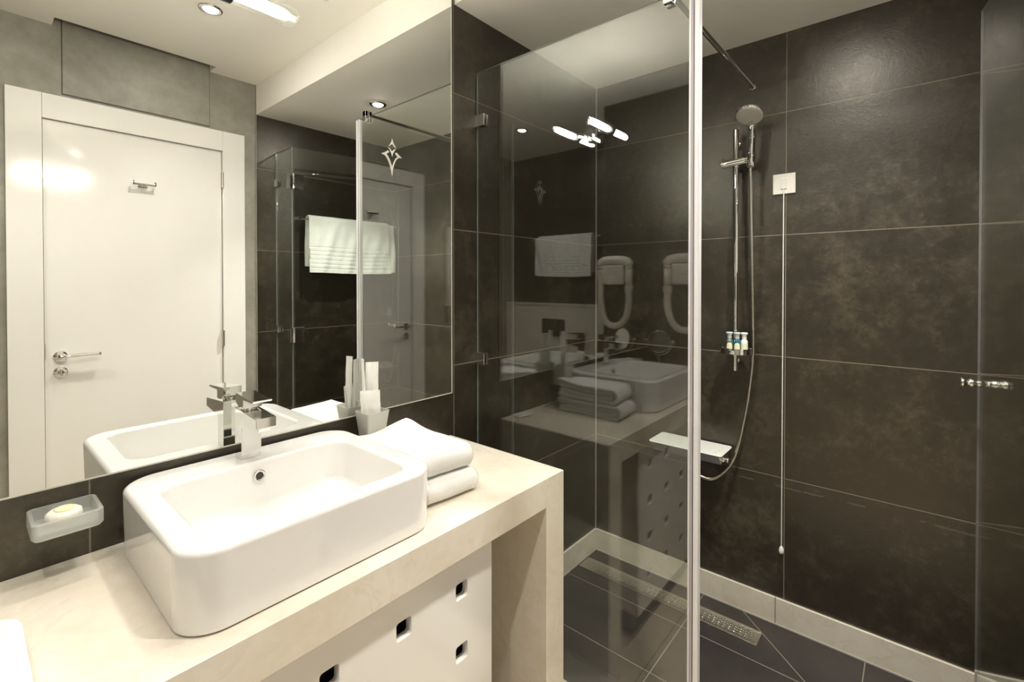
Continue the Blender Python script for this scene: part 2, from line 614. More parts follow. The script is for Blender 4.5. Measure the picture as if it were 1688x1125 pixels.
# end of the room behind the vanity and the deeper recess
bm = NB(); box(bm, -T, 0.352, -0.33, -0.23, -T, 2.80); struct('wall_end', bm, M_tile_e)
bm = NB(); box(bm, 0.252, 0.352, -1.05, -0.33, -T, 2.80); struct('wall_side', bm, M_tile_e)
bm = NB(); box(bm, 0.252, W + T, -1.06, -0.96, -T, 2.80); struct('wall_rear', bm, M_tile_e)
bm = NB()
box(bm, 0.352, W, -0.96, -0.85, 0, 1.205)
box(bm, 0.352, W, -0.965, -0.845, 1.205, 1.222)
struct('trim_2', bm, M_ledge)
# floors
bm = NB(); box(bm, -T, W + T, -1.06, 1.25, -T, 0); struct('floor', bm, M_marble_floor)
bm = NB(); box(bm, -T, W + T, 1.25, B + T, -T, 0); struct('floor_shower', bm, M_floor)
bm = NB(); box(bm, 0, W, 1.184, 1.345, 0, 0.064, 0.003); struct('trim_3', bm, M_skirt_l)
# ceilings
bm = NB()
SX = 1.700
box(bm, -T, SX, -1.06, S, HU, HU + 0.05)
box(bm, SX, W + T, -1.06, 0.322, HU, HU + 0.05)
box(bm, SX, W + T, 0.962, S, HU, HU + 0.05)
box(bm, SX - 0.02, W + T, 0.30, 0.98, 2.80, 2.85)
struct('ceiling', bm, M_ceil)
bm = NB()
box(bm, -T, W + T, S, B + T, HL, HL + 0.05)
box(bm, -T, W + T, S, S + 0.04, HL + 0.0501, HU + 0.06)
struct('ceiling_shower', bm, M_ceil)
# skirtings in the shower
bm = NB(); box(bm, 0.0, W, B - 0.010, B, 0.0, 0.1105, 0.0015); struct('baseboard_back', bm, M_skirt)
bm = NB(); box(bm, 0.0, 0.010, 1.345, B - 0.010, 0.0, 0.1105, 0.0015); struct('baseboard_left', bm, M_skirt_l)
bm = NB(); cyl(bm, (0.0035, B - 0.0035, 0.0), (0.0035, B - 0.0035, HL), 0.0042, n=8); struct('trim_4', bm, M_corner)
bm = NB(); box(bm, 0.010, 0.0125, 1.345, B - 0.0125, 0, 0.004); box(bm, 0.0, W, B - 0.0135, B - 0.010, 0, 0.005); struct('trim_5', bm, M_grey)

# ------------------------------------------------------------------ door (seen in the mirror)
dr = thing('door_1', 'white lacquered room door in its wide white frame, seen in the mirror', 'door', (W, 0.65, 0), kind='structure')
fx0, fx1 = W - 0.018, W + 0.004
bm = NB()
box(bm, fx0, fx1, 0.170, 0.285, 0, 2.286, 0.002)
box(bm, fx0, fx1, 1.019, 1.134, 0, 2.286, 0.002)
box(bm, fx0 + 0.0008, fx1, 0.2855, 1.0185, 2.172, 2.286, 0.002)
box(bm, W + 0.008, W + 0.045, 0.2795, 0.2870, 0, 2.1770)
box(bm, W + 0.008, W + 0.045, 1.0170, 1.0235, 0, 2.1770)
box(bm, W + 0.008, W + 0.045, 0.2875, 1.0165, 2.1705, 2.1775)
obj('door_frame', bm, M_door, dr, smooth=30)
bm = NB(); box(bm, W + 0.001, W + 0.045, 0.2875, 1.0165, 0.006, 2.1700, 0.0015); leaf = obj('door_leaf', bm, M_door, dr, smooth=30)
bm = NB()
cyl(bm, (W + 0.002, 0.340, 1.067), (W - 0.006, 0.340, 1.067), 0.026, bev=0.002)
cyl(bm, (W - 0.004, 0.340, 1.067), (W - 0.046, 0.340, 1.067), 0.0095)
tube(bm, catmull([(W - 0.044, 0.336, 1.067), (W - 0.048, 0.360, 1.069), (W - 0.046, 0.41, 1.070), (W - 0.045, 0.478, 1.071)]), [0.0085] * 25, 10)
obj('door_handle', bm, M_chrome, leaf, smooth=35, label='chrome lever handle on a round rose')
bm = NB()
cyl(bm, (W + 0.002, 0.340, 0.993), (W - 0.006, 0.340, 0.993), 0.026, bev=0.002)
cyl(bm, (W - 0.005, 0.340, 0.993), (W - 0.020, 0.340, 0.993), 0.011, bev=0.002)
box(bm, W - 0.034, W - 0.018, 0.337, 0.343, 0.978, 1.008, 0.002)
obj('thumb_turn', bm, M_chrome, leaf, smooth=35, label='round chrome thumb turn under the lever')
for hz in (2.004, 1.095, 0.30):
    bm = NB()
    cyl(bm, (W - 0.0215, 1.0150, hz - 0.045), (W - 0.0215, 1.0150, hz + 0.045), 0.0065, n=12, bev=0.001)
    box(bm, W - 0.021, W + 0.001, 1.0125, 1.0165, hz - 0.045, hz + 0.045)
    obj('hinge', bm, M_satin, dr, smooth=35)
bm = NB(); box(bm, W - 0.019, W - 0.004, 0.2855, 0.2895, 1.06, 1.135, 0.001); obj('strike_plate', bm, M_satin, dr)

hk = thing('robe_hook', 'small chrome double robe hook on the upper part of the white door', 'hook', (W, 0.653, 1.93))
bm = NB()
box(bm, W - 0.008, W + 0.002, 0.633, 0.673, 1.905, 1.925, 0.002)
box(bm, W - 0.030, W - 0.006, 0.645, 0.661, 1.909, 1.920, 0.002)
obj('base', bm, M_chrome, hk, smooth=30)
bm = NB()
box(bm, W - 0.038, W - 0.028, 0.607, 0.699, 1.914, 1.925, 0.002)
box(bm, W - 0.040, W - 0.028, 0.603, 0.612, 1.914, 1.938, 0.002)
box(bm, W - 0.040, W - 0.028, 0.694, 0.703, 1.914, 1.938, 0.002)
obj('hook_arm', bm, M_chrome, hk, smooth=30)

# access panel above the door
ap = thing('access_panel', 'flush grey plaster access panel above the white door', 'panel', (W, 0.65, 2.303))
bm = NB(); box(bm, W - 0.0045, W + 0.001, 0.356, 0.957, 2.303, 2.795, 0.0015); obj('board', bm, M_plaster, ap)
bm = NB()
for a_ in ((0.3525, 0.3558, 2.2995, 2.795), (0.9572, 0.9598, 2.2995, 2.795), (0.3525, 0.9598, 2.2985, 2.3028)):
    box(bm, W - 0.0012, W + 0.001, *a_)  # dark-coloured strips paint the shade of the gap around the board
obj('joint', bm, M_gap_shade, ap, label='joint around the panel with its shade painted dark')

# ------------------------------------------------------------------ wall item near the door, seen only in reflection
pn = thing('wall_heater', 'slim cream upright wall fitting on the plaster left of the door, seen twice reflected', 'heater', (W, -0.085, 1.21))
bm = NB(); box(bm, W - 0.045, W, -0.112, -0.055, 1.212, 1.888, 0.008, 3); obj('body', bm, M_dryer, pn, smooth=40)
bm = NB(); tube(bm, catmull([(W - 0.02, -0.08, 1.214), (W - 0.02, -0.078, 1.12), (W - 0.024, -0.06, 1.05), (W - 0.028, -0.03, 1.01), (W - 0.03, -0.01, 1.015)]), 0.010, 12)
cyl(bm, (W - 0.02, -0.08, 1.16), (W - 0.02, -0.08, 1.212), 0.016)
cyl(bm, (W - 0.03, -0.018, 1.012), (W - 0.03, 0.006, 1.018), 0.016, bev=0.003)
cyl(bm, (W - 0.03, -0.006, 1.0), (W, -0.006, 1.0), 0.006, n=10)
obj('pipe', bm, M_chrome, pn, smooth=40, label='curved chrome pipe')

# ================================================================== vanity
vc = thing('vanity_counter', 'cream marble vanity counter with a square waterfall leg at its shower end', 'counter', (0.25, 0.5, 0))
bm = NB(); box(bm, 0.0005, 0.504, -0.2295, 1.0985, CT - 0.083, CT, 0.0015, 2); box(bm, 0.0005, 0.504, 1.0985, 1.183, CT - 0.0835, CT, 0.0015)
obj('countertop', bm, M_marble, vc, smooth=30)
bm = NB(); box(bm, 0.0005, 0.504, 1.0985, 1.183, 0.0, CT - 0.0835, 0.0015); obj('side_panel', bm, M_marble, vc, smooth=30)

cb = thing('vanity_cabinet', 'glossy white base cabinet with rows of small square holes under the marble counter', 'cabinet', (0.25, 0.34, 0))
bm = NB()
zb, zt = 0.100, CT - 0.085
box(bm, 0.002, 0.455, 0.8845, 0.9005, zb, zt, 0.001)
box(bm, 0.002, 0.455, -0.227, -0.211, zb, zt, 0.001)
box(bm, 0.002, 0.455, -0.211, 0.8845, zb, zb + 0.016)
box(bm, 0.002, 0.018, -0.211, 0.8845, zb + 0.016, zt)
obj('carcass', bm, M_cab, cb, smooth=30)
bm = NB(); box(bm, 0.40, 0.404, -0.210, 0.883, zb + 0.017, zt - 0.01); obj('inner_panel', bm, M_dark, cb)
holes = []
yy = 0.799
while yy > -0.2:
    for zz in (0.678, 0.528, 0.378, 0.228):
        holes.append([(p[0], p[1]) for p in rrect(yy - 0.019, yy + 0.019, zz - 0.0195, zz + 0.0195, 0.006, 4)])
    yy -= 0.1665
bm = plate([(-0.227, zb), (0.9025, zb), (0.9025, zt), (-0.227, zt)], holes, 0.020, 0.0012)
# local (x,y,z) -> world (z->x, x->y, y->z)
bm.transform(Matrix(((0, 0, 1, 0.4555), (1, 0, 0, 0), (0, 1, 0, 0), (0, 0, 0, 1))))
obj('front_panel', bm, M_cab, cb)
bm = NB(); box(bm, 0.06, 0.438, -0.22, 0.888, 0.0, zb, 0.001); obj('plinth', bm, M_plinth, cb)

# ------------------------------------------------------------------ basin
bs = thing('wash_basin', 'white rectangular ceramic vessel basin with rounded corners on the marble counter', 'basin', (0.24, 0.48, CT))


def L3(x0, x1, y0, y1, r, z, n=10): return [Vector((p[0], p[1], z)) for p in rrect(x0, x1, y0, y1, r, n)]


ox0, ox1, oy0, oy1 = 0.012, 0.465, 0.240, 0.739
ix0, ix1, iy0, iy1 = 0.120, 0.426, 0.288, 0.686
loops = [L3(ox0 + .008, ox1 - .008, oy0 + .008, oy1 - .008, 0.060, CT),
         L3(ox0 + .004, ox1 - .003, oy0 + .003, oy1 - .003, 0.063, CT + 0.004),
         L3(ox0 + .003, ox1 - .002, oy0 + .002, oy1 - .002, 0.064, CT + 0.03)]
for k in range(0, 7):
    t = R(90 * k / 6)
    rr = 0.011
    d = rr * (1 - math.cos(t))
    loops.append(L3(ox0 + d, ox1 - d, oy0 + d, oy1 - d, 0.066 - d * .5, RIM - rr + rr * math.sin(t)))
for k in range(0, 6):
    t = R(90 * k / 5)
    rr = 0.008
    d = -rr + rr * math.sin(t)
    loops.append(L3(ix0 + d, ix1 - d, iy0 + d, iy1 - d, 0.046 - d * .3, RIM - rr * (1 - math.cos(t))))
loops.append(L3(ix0 + .006, ix1 - .004, iy0 + .006, iy1 - .006, 0.045, RIM - 0.045))
for k in range(1, 8):
    t = R(90 * k / 7)
    rr = 0.030
    d = 0.010 + rr * (1 - math.cos(t))
    loops.append(L3(ix0 + d, ix1 - d + .002, iy0 + d, iy1 - d, 0.046 - d * .2, RIM - 0.078 - rr * math.sin(t)))
loops.append(L3(0.20, 0.34, 0.40, 0.56, 0.06, RIM - 0.113))
loops.append(L3(0.25, 0.29, 0.46, 0.50, 0.0195, RIM - 0.116))
bm = NB(); loft(bm, loops, True, True)
bmesh.ops.recalc_face_normals(bm, faces=bm.faces[:])
obj('bowl', bm, M_ceramic, bs, smooth=45)
bm = NB()
OF = (0.1275, 0.479, 0.964)
lathe(bm, [(0.0085, 0.000), (0.0085, 0.004), (0.0125, 0.0045), (0.0135, 0.003), (0.0135, -0.003)], OF, (1, 0, 0.15), 28)
ofr = obj('overflow_ring', bm, M_chrome, bs, smooth=40, label='chrome overflow ring')
bm = NB(); cyl(bm, (OF[0] - 0.002, OF[1], OF[2]), (OF[0] + 0.0012, OF[1], OF[2]), 0.0086, n=24); obj('overflow_hole', bm, M_dark, ofr)
bm = NB(); lathe(bm, [(0, 0.004), (0.020, 0.004), (0.024, 0.0015), (0.025, 0.0)], (0.27, 0.48, RIM - 0.1158)); obj('drain', bm, M_chrome, bs, smooth=40)

# ------------------------------------------------------------------ tap
tp = thing('basin_tap', 'square chrome mixer tap on the back rim of the white basin', 'tap', (0.06, 0.491, RIM))
ty0, ty1 = 0.4565, 0.5005
bm = NB()
poly = [(0.044, RIM + 0.0003), (0.085, RIM + 0.0003), (0.085, 1.073), (0.1695, 1.085), (0.1695, 1.107), (0.044, 1.1155)]
prism(bm, poly, 1, ty0, ty1)
bmesh.ops.bevel(bm, geom=bm.edges[:], offset=0.0009, segments=2, affect='EDGES')
obj('body', bm, M_chrome, tp, smooth=20)
bm = NB(); box(bm, 0.142, 0.160, 0.4655, 0.4915, 1.074, 1.084, 0.001); obj('aerator', bm, M_chrome, tp)
bm = NB(); cyl(bm, (0.102, 0.476, 1.106), (0.102, 0.476, 1.1128), 0.0028, n=14); obj('screw', bm, M_chrome, tp, smooth=30)
bm = NB(); cyl(bm, (0.066, 0.4785, 1.107), (0.066, 0.4785, 1.123), 0.0160, n=24)
obj('collar', bm, M_chrome, tp, smooth=30)
bm = NB()
prism(bm, [(0.047, 1.1275), (0.070, 1.1175), (0.092, 1.1175), (0.092, 1.1390), (0.1500, 1.1395), (0.1505, 1.1440), (0.047, 1.1500)], 1, ty0 + 0.001, ty1 - 0.001)
bmesh.ops.bevel(bm, geom=bm.edges[:], offset=0.0008, segments=2, affect='EDGES')
obj('lever', bm, M_chrome, tp, smooth=20)

# ------------------------------------------------------------------ mirror
mr = thing('wall_mirror', 'large frameless wall mirror above the vanity, reaching up to the ceiling', 'mirror', (0, 0.5, 1.01))
MB0, MB1, MZ0 = -0.229, 1.186, 1.0125
bm = NB(); box(bm, 0.0005, 0.006, MB0, MB1, MZ0, HU - 0.001)
bm.normal_update()
for f in bm.faces:
    f.material_index = 0 if f.normal.x > 0.9 else 1
obj('mirror_glass', bm, [M_mirror, M_mirror_edge], mr)
bm = NB()
box(bm, 0.0055, 0.0070, MB0, MB1, MZ0 - 0.0008, MZ0 + 0.0022)
box(bm, 0.0055, 0.0070, MB1 - 0.0022, MB1 + 0.0008, MZ0 - 0.0008, HU - 0.002)
obj('edge_strip', bm, M_mirror_edge, mr, label='thin pale polished edge')
LOGO = [[(0.916, 1.852), (0.925, 1.861), (0.93, 1.87), (0.932, 1.880), (0.935, 1.871), (0.94, 1.862), (0.947, 1.8515), (0.941, 1.8545), (0.935, 1.860), (0.931, 1.863), (0.924, 1.857)],
        [(0.917, 1.850), (0.925, 1.846), (0.93, 1.841), (0.932, 1.8385), (0.936, 1.845), (0.948, 1.850), (0.941, 1.843), (0.935, 1.833), (0.9318, 1.821), (0.9285, 1.832), (0.924, 1.841)],
        [(0.891, 1.825), (0.906, 1.832), (0.915, 1.839), (0.922, 1.836), (0.911, 1.8265), (0.919, 1.818), (0.926, 1.805), (0.932, 1.790), (0.937, 1.805), (0.944, 1.817), (0.952, 1.8255), (0.942, 1.835), (0.949, 1.839), (0.959, 1.831), (0.970, 1.825), (0.956, 1.8225), (0.947, 1.814), (0.94, 1.8), (0.935, 1.783), (0.9315, 1.759), (0.927, 1.779), (0.922, 1.797), (0.915, 1.81), (0.906, 1.821)]]
bm = NB()
for pl in LOGO:
    t = plate(pl, [], 0.0006, 0)
    t.transform(Matrix(((0, 0, 1, 0.0059), (1, 0, 0, 0), (0, 1, 0, 0), (0, 0, 0, 1))))
    join(bm, t)
obj('etched_emblem', bm, M_etch, mr, label='small frosted star and pointed leaf emblem')

# ------------------------------------------------------------------ mirror lamp
lp = thing('mirror_lamp', 'chrome lamp with two glowing glass tubes clipped to the top of the mirror', 'lamp', (0.006, 0.48, 2.18))
LX, LZ, LY = 0.108, 2.188, 0.484
bm = NB()
box(bm, 0.0065, 0.030, LY - 0.032, LY + 0.032, LZ - 0.045, LZ + 0.020, 0.003)
box(bm, 0.028, LX - 0.004, LY - 0.016, LY + 0.016, LZ - 0.014, LZ + 0.010, 0.003)
obj('mount', bm, M_chrome, lp, smooth=30)
bm = NB(); cyl(bm, (LX, LY - 0.020, LZ), (LX, LY + 0.020, LZ), 0.029, n=32, bev=0.003); obj('socket_ring', bm, M_black, lp, smooth=40, label='black ring between the tubes')
for s in (1, -1):
    bm = NB()
    lathe(bm, [(0.0, 0.175), (0.016, 0.172), (0.0255, 0.160), (0.0265, 0.150), (0.0265, 0.002)], (LX, LY + 0.019 * s, LZ), (0, s, 0), 32)
    tg = obj('glass_tube', bm, M_tubeglass, lp, smooth=50)
    bm = NB()
    lathe(bm, [(0.0, 0.150), (0.010, 0.147), (0.0145, 0.137), (0.0155, 0.12), (0.0155, 0.012), (0.012, 0.002), (0, 0.002)], (LX, LY + 0.019 * s, LZ), (0, s, 0), 24)
    obj('bulb', bm, M_bulb, tg, smooth=50, label='glowing frosted bulb')


# ------------------------------------------------------------------ downlights
def downlight(x, y, z, label):
    t = thing('ceiling_downlight', label, 'light', (x, y, z), 'recessed ceiling downlights')
    b = NB()
    lathe(b, [(0.0285, -0.0005), (0.033, -0.0062), (0.044, -0.005), (0.0475, 0.0), (0.0475, 0.001)], (x, y, z), (0, 0, 1), 40)
    obj('trim_ring', b, M_chrome, t, smooth=40)
    b = NB(); lathe(b, [(0, -0.0105), (0.016, -0.0095), (0.024, -0.0072), (0.0275, -0.0045), (0.0280, 0.0)], (x, y, z), (0, 0, 1), 32)
    obj('lamp_face', b, M_spotdisc, t, smooth=40)


downlight(*DOWN[0], 'small round chrome downlight in the ceiling in front of the door')
downlight(*DOWN[1], 'small round chrome downlight in the ceiling behind, seen reflected in the shower glass')
downlight(*DOWN[2], 'small round chrome downlight in the lower ceiling over the shower')


# ================================================================== shower glass
def pane(bm_, x0, x1, y0, y1, z0, z1):
    t = NB(); box(t, x0, x1, y0, y1, z0, z1)
    d = (x1 - x0, y1 - y0, z1 - z0)
    ax = d.index(min(d))
    t.normal_update()
    for f in t.faces: f.material_index = 0 if abs(f.normal[ax]) > 0.9 else 1
    join(bm_, t)
    return bm_


GT = 2.222
sc_ = thing('glass_screen', 'fixed clear glass shower screen beside the vanity with a white sealed edge', 'screen', (0.42, G, 0.064))
bm = NB(); pane(bm, 0.003, 0.836, G - 0.004, G + 0.004, 0.064, GT); obj('glass_pane', bm, [M_glass, M_gedge], sc_)
bm = NB()
box(bm, 0.8325, 0.8405, G - 0.010, G + 0.010, 0.064, GT, 0.0015)
obj('edge_seal', bm, M_seal2, sc_, smooth=30, label='grey vinyl strip')
bm = NB()
box(bm, 0.842, 0.857, G - 0.009, G + 0.011, 0.064, GT, 0.003)
box(bm, 0.8275, 0.8335, G - 0.0085, G + 0.0085, 0.064, GT, 0.001)
obj('edge_seal', bm, M_seal, sc_, smooth=30, label='white vinyl strip')
for cz in (2.033, 1.124, 0.30):
    bm = NB()
    box(bm, 0.0, 0.048, G - 0.0125, G - 0.0045, cz - 0.022, cz + 0.022, 0.001)
    box(bm, 0.0, 0.048, G + 0.0045, G + 0.0125, cz - 0.022, cz + 0.022, 0.001)
    obj('wall_clamp', bm, M_chrome, sc_, smooth=30)
bar = thing('stabiliser_bar', 'thin chrome bar bracing the top of the glass screen to the back wall', 'bar', (0.77, 1.75, 2.21))
bm = NB(); cyl(bm, (0.769, G - 0.006, 2.236), (0.771, B - 0.001, 2.236), 0.0095, n=20); obj('rod', bm, M_chrome, bar, smooth=40)
bm = NB(); cyl(bm, (0.771, B - 0.022, 2.236), (0.771, B, 2.236), 0.0115, n=20, bev=0.001); obj('wall_socket', bm, M_chrome, bar, smooth=40)
bm = NB()
box(bm, 0.757, 0.781, G - 0.018, G - 0.0045, 2.196, 2.248, 0.0015)
box(bm, 0.757, 0.781, G + 0.0045, G + 0.018, 2.196, 2.248, 0.0015)
box(bm, 0.757, 0.781, G - 0.018, G + 0.018, GT + 0.0005, 2.248, 0.0015)
obj('glass_clamp', bm, M_chrome, bar, smooth=30)

HX = 1.574
np_ = thing('glass_side_panel', 'narrow fixed glass strip against the tiled wall that carries the shower door', 'panel', (1.69, G, 0.064))
bm = NB(); pane(bm, HX, W - 0.003, G - 0.004, G + 0.004, 0.064, GT); obj('glass_pane', bm, [M_glass, M_gedge], np_)
for cz in (2.033, 1.124, 0.30):
    bm = NB()
    box(bm, W - 0.045, W, G - 0.0125, G - 0.0045, cz - 0.022, cz + 0.022, 0.001)
    box(bm, W - 0.045, W, G + 0.0045, G + 0.0125, cz - 0.022, cz + 0.022, 0.001)
    obj('wall_clamp', bm, M_chrome, np_, smooth=30)
gd = thing('glass_door', 'frameless glass shower door standing open into the shower, with a turned chrome knob', 'door', (HX - 0.006, G, 0.07))
p0 = Vector((HX - 0.008, G + 0.006, 0)); p1 = Vector((1.4515, 1.985, 0))
dd = (p1 - p0); LD = dd.length
ang = math.atan2(dd.y, dd.x)
MD = Matrix.Translation(p0) @ Matrix.Rotation(ang, 4, 'Z')
bm = NB(); pane(bm, 0.0, LD, -0.003, 0.003, 0.078, GT); xf(bm, MD); obj('glass_pane', bm, [M_glass, M_gedge2], gd)
for cz in (2.02, 1.10, 0.32):
    bm = NB()
    box(bm, -0.002, 0.052, -0.0135, -0.0045, cz - 0.045, cz + 0.045, 0.001)
    box(bm, -0.002, 0.052, 0.0045, 0.0135, cz - 0.045, cz + 0.045, 0.001)
    xf(bm, MD)
    box(bm, HX - 0.006, HX + 0.046, G - 0.0135, G - 0.0045, cz - 0.045, cz + 0.045, 0.001)
    box(bm, HX - 0.006, HX + 0.046, G + 0.0045, G + 0.0135, cz - 0.045, cz + 0.045, 0.001)
    cyl(bm, (HX - 0.006, G + 0.004, cz - 0.045), (HX - 0.006, G + 0.004, cz + 0.045), 0.007, n=14)
    obj('hinge', bm, M_chrome, gd, smooth=30)
bm = NB()
for s in (1, -1):
    prof = [(0.0075, 0.0), (0.0105, 0.003), (0.0105, 0.009), (0.007, 0.013), (0.0125, 0.019), (0.0125, 0.026), (0.008, 0.030), (0.008, 0.034), (0.0135, 0.040), (0.014, 0.046), (0.010, 0.049), (0, 0.050)]
    prof = [(0.0, 0.0)] + prof
    lathe(bm, prof, (LD - 0.045, 0.0042 * s, 1.121), (0, s, 0), 24)
xf(bm, MD)
obj('knob', bm, M_chrome, gd, smooth=40, label='double turned chrome knob')

# ================================================================== shower fittings
sr = thing('shower_rail', 'slim vertical chrome riser rail on the dark back wall of the shower', 'rail', (0.717, B, 1.045))
RX, RY = 0.7165, 2.145
bm = NB(); cyl(bm, (RX, RY, 1.042), (RX, RY, 2.060), 0.0115, n=24, bev=0.001); obj('bar', bm, M_chrome, sr, smooth=40)
for z in (2.000, 1.085):
    bm = NB(); cyl(bm, (RX + 0.002, B, z), (RX + 0.002, RY + 0.008, z), 0.013, n=20, bev=0.002); obj('bracket', bm, M_chrome, sr, smooth=40)
bm = NB()
cyl(bm, (RX - 0.052, RY - 0.022, 1.915), (RX + 0.042, RY - 0.022, 1.921), 0.0155, n=28, bev=0.002)
cyl(bm, (RX, RY, 1.900), (RX, RY, 1.936), 0.016, n=24, bev=0.002)
box(bm, RX - 0.056, RX - 0.050, RY - 0.026, RY - 0.018, 1.925, 1.944, 0.001)
lathe(bm, [(0.0135, 0.0), (0.0185, 0.012), (0.0195, 0.058), (0.0165, 0.060), (0.0125, 0.004)], (RX + 0.061, RY - 0.012, 1.890), (0.02, -0.10, 1), 24)
box(bm, RX + 0.040, RX + 0.050, RY - 0.028, RY - 0.010, 1.908, 1.930, 0.002)
obj('slider', bm, M_chrome, sr, smooth=40)

hs = thing('hand_shower', 'chrome hand shower with a round pale spray plate resting in the rail slider', 'shower', (0.778, 2.13, 1.93))
a0 = Vector((RX + 0.0625, RY - 0.018, 1.932)); a1 = Vector((0.786, 2.112, 2.045))
bm = NB()
tube(bm, [a0 - Vector((0, 0, 0.045)), a0, a0.lerp(a1, .3), a0.lerp(a1, .65), a1, a1 + Vector((0.002, -0.012, 0.028))], [0.0110, 0.0140, 0.0168, 0.0168, 0.0150, 0.012], 20)
obj('handle', bm, M_chrome, hs, smooth=40)
nrm = Vector((0.0, -0.46, -0.89)).normalized()
hc = Vector((0.787, 2.072, 2.085))
bm = NB(); lathe(bm, [(0, -0.032), (0.022, -0.030), (0.046, -0.018), (0.053, -0.008), (0.0535, 0.0), (0.050, 0.002)], hc, nrm, 40); obj('head', bm, M_chrome, hs, smooth=50)
bm = NB(); lathe(bm, [(0, 0.007), (0.040, 0.0065), (0.049, 0.004), (0.0515, 0.0), (0.050, -0.001)], hc, nrm, 40); obj('spray_plate', bm, M_nozzle, hs, smooth=50)

bm = NB()
hp = catmull([(0.7775, 2.126, 1.885), (0.778, 2.135, 1.80), (0.779, 2.142, 1.60), (0.7815, 2.158, 1.34), (0.7805, 2.172, 1.13), (0.774, 2.168, 1.02), (0.757, 2.148, 0.86), (0.715, 2.135, 0.665), (0.640, 2.125, 0.570), (0.570, 2.115, 0.570), (0.535, 2.11, 0.61), (0.530, 2.11, 0.660)], 26)
tube(bm, hp, 0.0072, 12, ribs=0.04)
props(obj('shower_hose', bm, M_satin, loc=(0.53, 2.11, 0.66), smooth=60), 'long silver hose looping down from the hand shower to the mixer', 'hose')

mx = thing('shower_mixer', 'chrome bar mixer with a white glass shelf on the shower back wall', 'mixer', (0.535, B, 0.66))
bm = NB()
xs0, xs1 = 0.376, 0.694
bm = NB()
lo = [Vector((p[0], p[1], 0.694)) for p in rrect(xs0, xs1, 2.036, 2.190, 0.012, 5)]
hi = [Vector((p[0], p[1], 0.701)) for p in rrect(xs0, xs1, 2.036, 2.190, 0.012, 5)]
loft(bm, [lo, hi])
obj('glass_shelf', bm, M_whiteglass, mx, smooth=30, label='white glass shelf')
bm = NB()
prism(bm, [(2.044, 0.6935), (2.172, 0.6935), (2.160, 0.656), (2.062, 0.656)], 0, xs0 + 0.008, xs1 - 0.010)
box(bm, xs0 + 0.05, xs0 + 0.10, 2.15, 2.200, 0.664, 0.690, 0.002)
box(bm, xs1 - 0.09, xs1 - 0.04, 2.15, 2.200, 0.664, 0.690, 0.002)
obj('body', bm, M_chrome, mx, smooth=25)
bm = NB()
lathe(bm, [(0, -0.004), (0.012, -0.004), (0.012, 0.006), (0.008, 0.010), (0.008, 0.020), (0.0105, 0.022), (0.0105, 0.028), (0.006, 0.030), (0, 0.030)], (xs1 - 0.010, 2.075, 0.676), (1, 0, 0), 20)
obj('knob', bm, M_chrome, mx, smooth=40)
bm = NB(); lathe(bm, [(0, -0.004), (0.012, -0.004), (0.012, 0.006), (0.006, 0.012), (0, 0.012)], (xs0 + 0.008, 2.075, 0.676), (-1, 0, 0), 20); obj('knob', bm, M_chrome, mx, smooth=40)
bm = NB(); cyl(bm, (0.660, 2.074, 0.7008), (0.660, 2.074, 0.7014), 0.0028, n=12); obj('temperature_mark', bm, M_red, mx, label='tiny red mark')
bm = NB(); cyl(bm, (0.664, 2.098, 0.7008), (0.664, 2.098, 0.7014), 0.0022, n=12); obj('temperature_mark', bm, M_bluemark, mx, label='tiny blue mark')

# tray and three bottles
tr = thing('soap_tray', 'oval chrome soap tray clipped to the lower end of the riser rail', 'tray', (0.727, 2.12, 1.12))
bm = NB()
TC = (0.7275, 2.122, 1.118)
lathe(bm, [(0, 0.002), (0.058, 0.002), (0.0605, 0.004), (0.0605, 0.024), (0.0625, 0.024), (0.0630, 0.001), (0.060, 0.0), (0, 0.0)], TC, (0, 0, 1), 48, sx=0.80, sy=1.0)
obj('dish', bm, M_chrome, tr, smooth=40)
bm = NB(); cyl(bm, (RX, RY, 1.104), (RX, RY, 1.1175), 0.0165, n=20, bev=0.001); obj('clip', bm, M_chrome, tr, smooth=40)


def bottle(x, y, z, mbody, label, squat=1.0):
    t = thing('toiletry_bottle', label, 'bottle', (x, y, z), 'miniature bottles in the shower tray')
    b = NB()
    lathe(b, [(0, 0), (0.0125, 0), (0.0136, 0.002), (0.0136, 0.050), (0.0120, 0.056), (0.0078, 0.061), (0.0078, 0.066), (0, 0.066)], (x, y, z), (0, 0, 1), 28)
    bb = obj('bottle_body', b, mbody, t, smooth=40)
    b = NB()
    lathe(b, [(0.0085, 0.062), (0.0095, 0.066), (0.0088, 0.076), (0.0135, 0.083), (0.0138, 0.087), (0.011, 0.089), (0, 0.089)], (x, y, z), (0, 0, 1), 24)
    obj('cap', b, M_cap if mbody is not M_whitebottle else M_whitebottle, t, smooth=40)
    # curved oval label facing the room
    b = NB()
    face = math.atan2(0.0255 - y, 1.3112 - x)
    nu, nv = 16, 14
    hw, hh, zc = 0.86, 0.0185, 0.028
    rows = []
    for j in range(nv + 1):
        v = -1 + 2 * j / nv
        wv = hw * math.sqrt(max(1 - abs(v) ** 2.6, 0.0)) + 0.002
        rows.append([b.verts.new((x + 0.0139 * math.cos(face + wv * (2 * i / nu - 1)), y + 0.0139 * math.sin(face + wv * (2 * i / nu - 1)), z + zc + hh * v)) for i in range(nu + 1)])
    for j in range(nv):
        for i in range(nu):
            b.faces.new((rows[j][i], rows[j][i + 1], rows[j + 1][i + 1], rows[j + 1][i]))
    obj('label', b, M_label, bb, smooth=60)
    return t


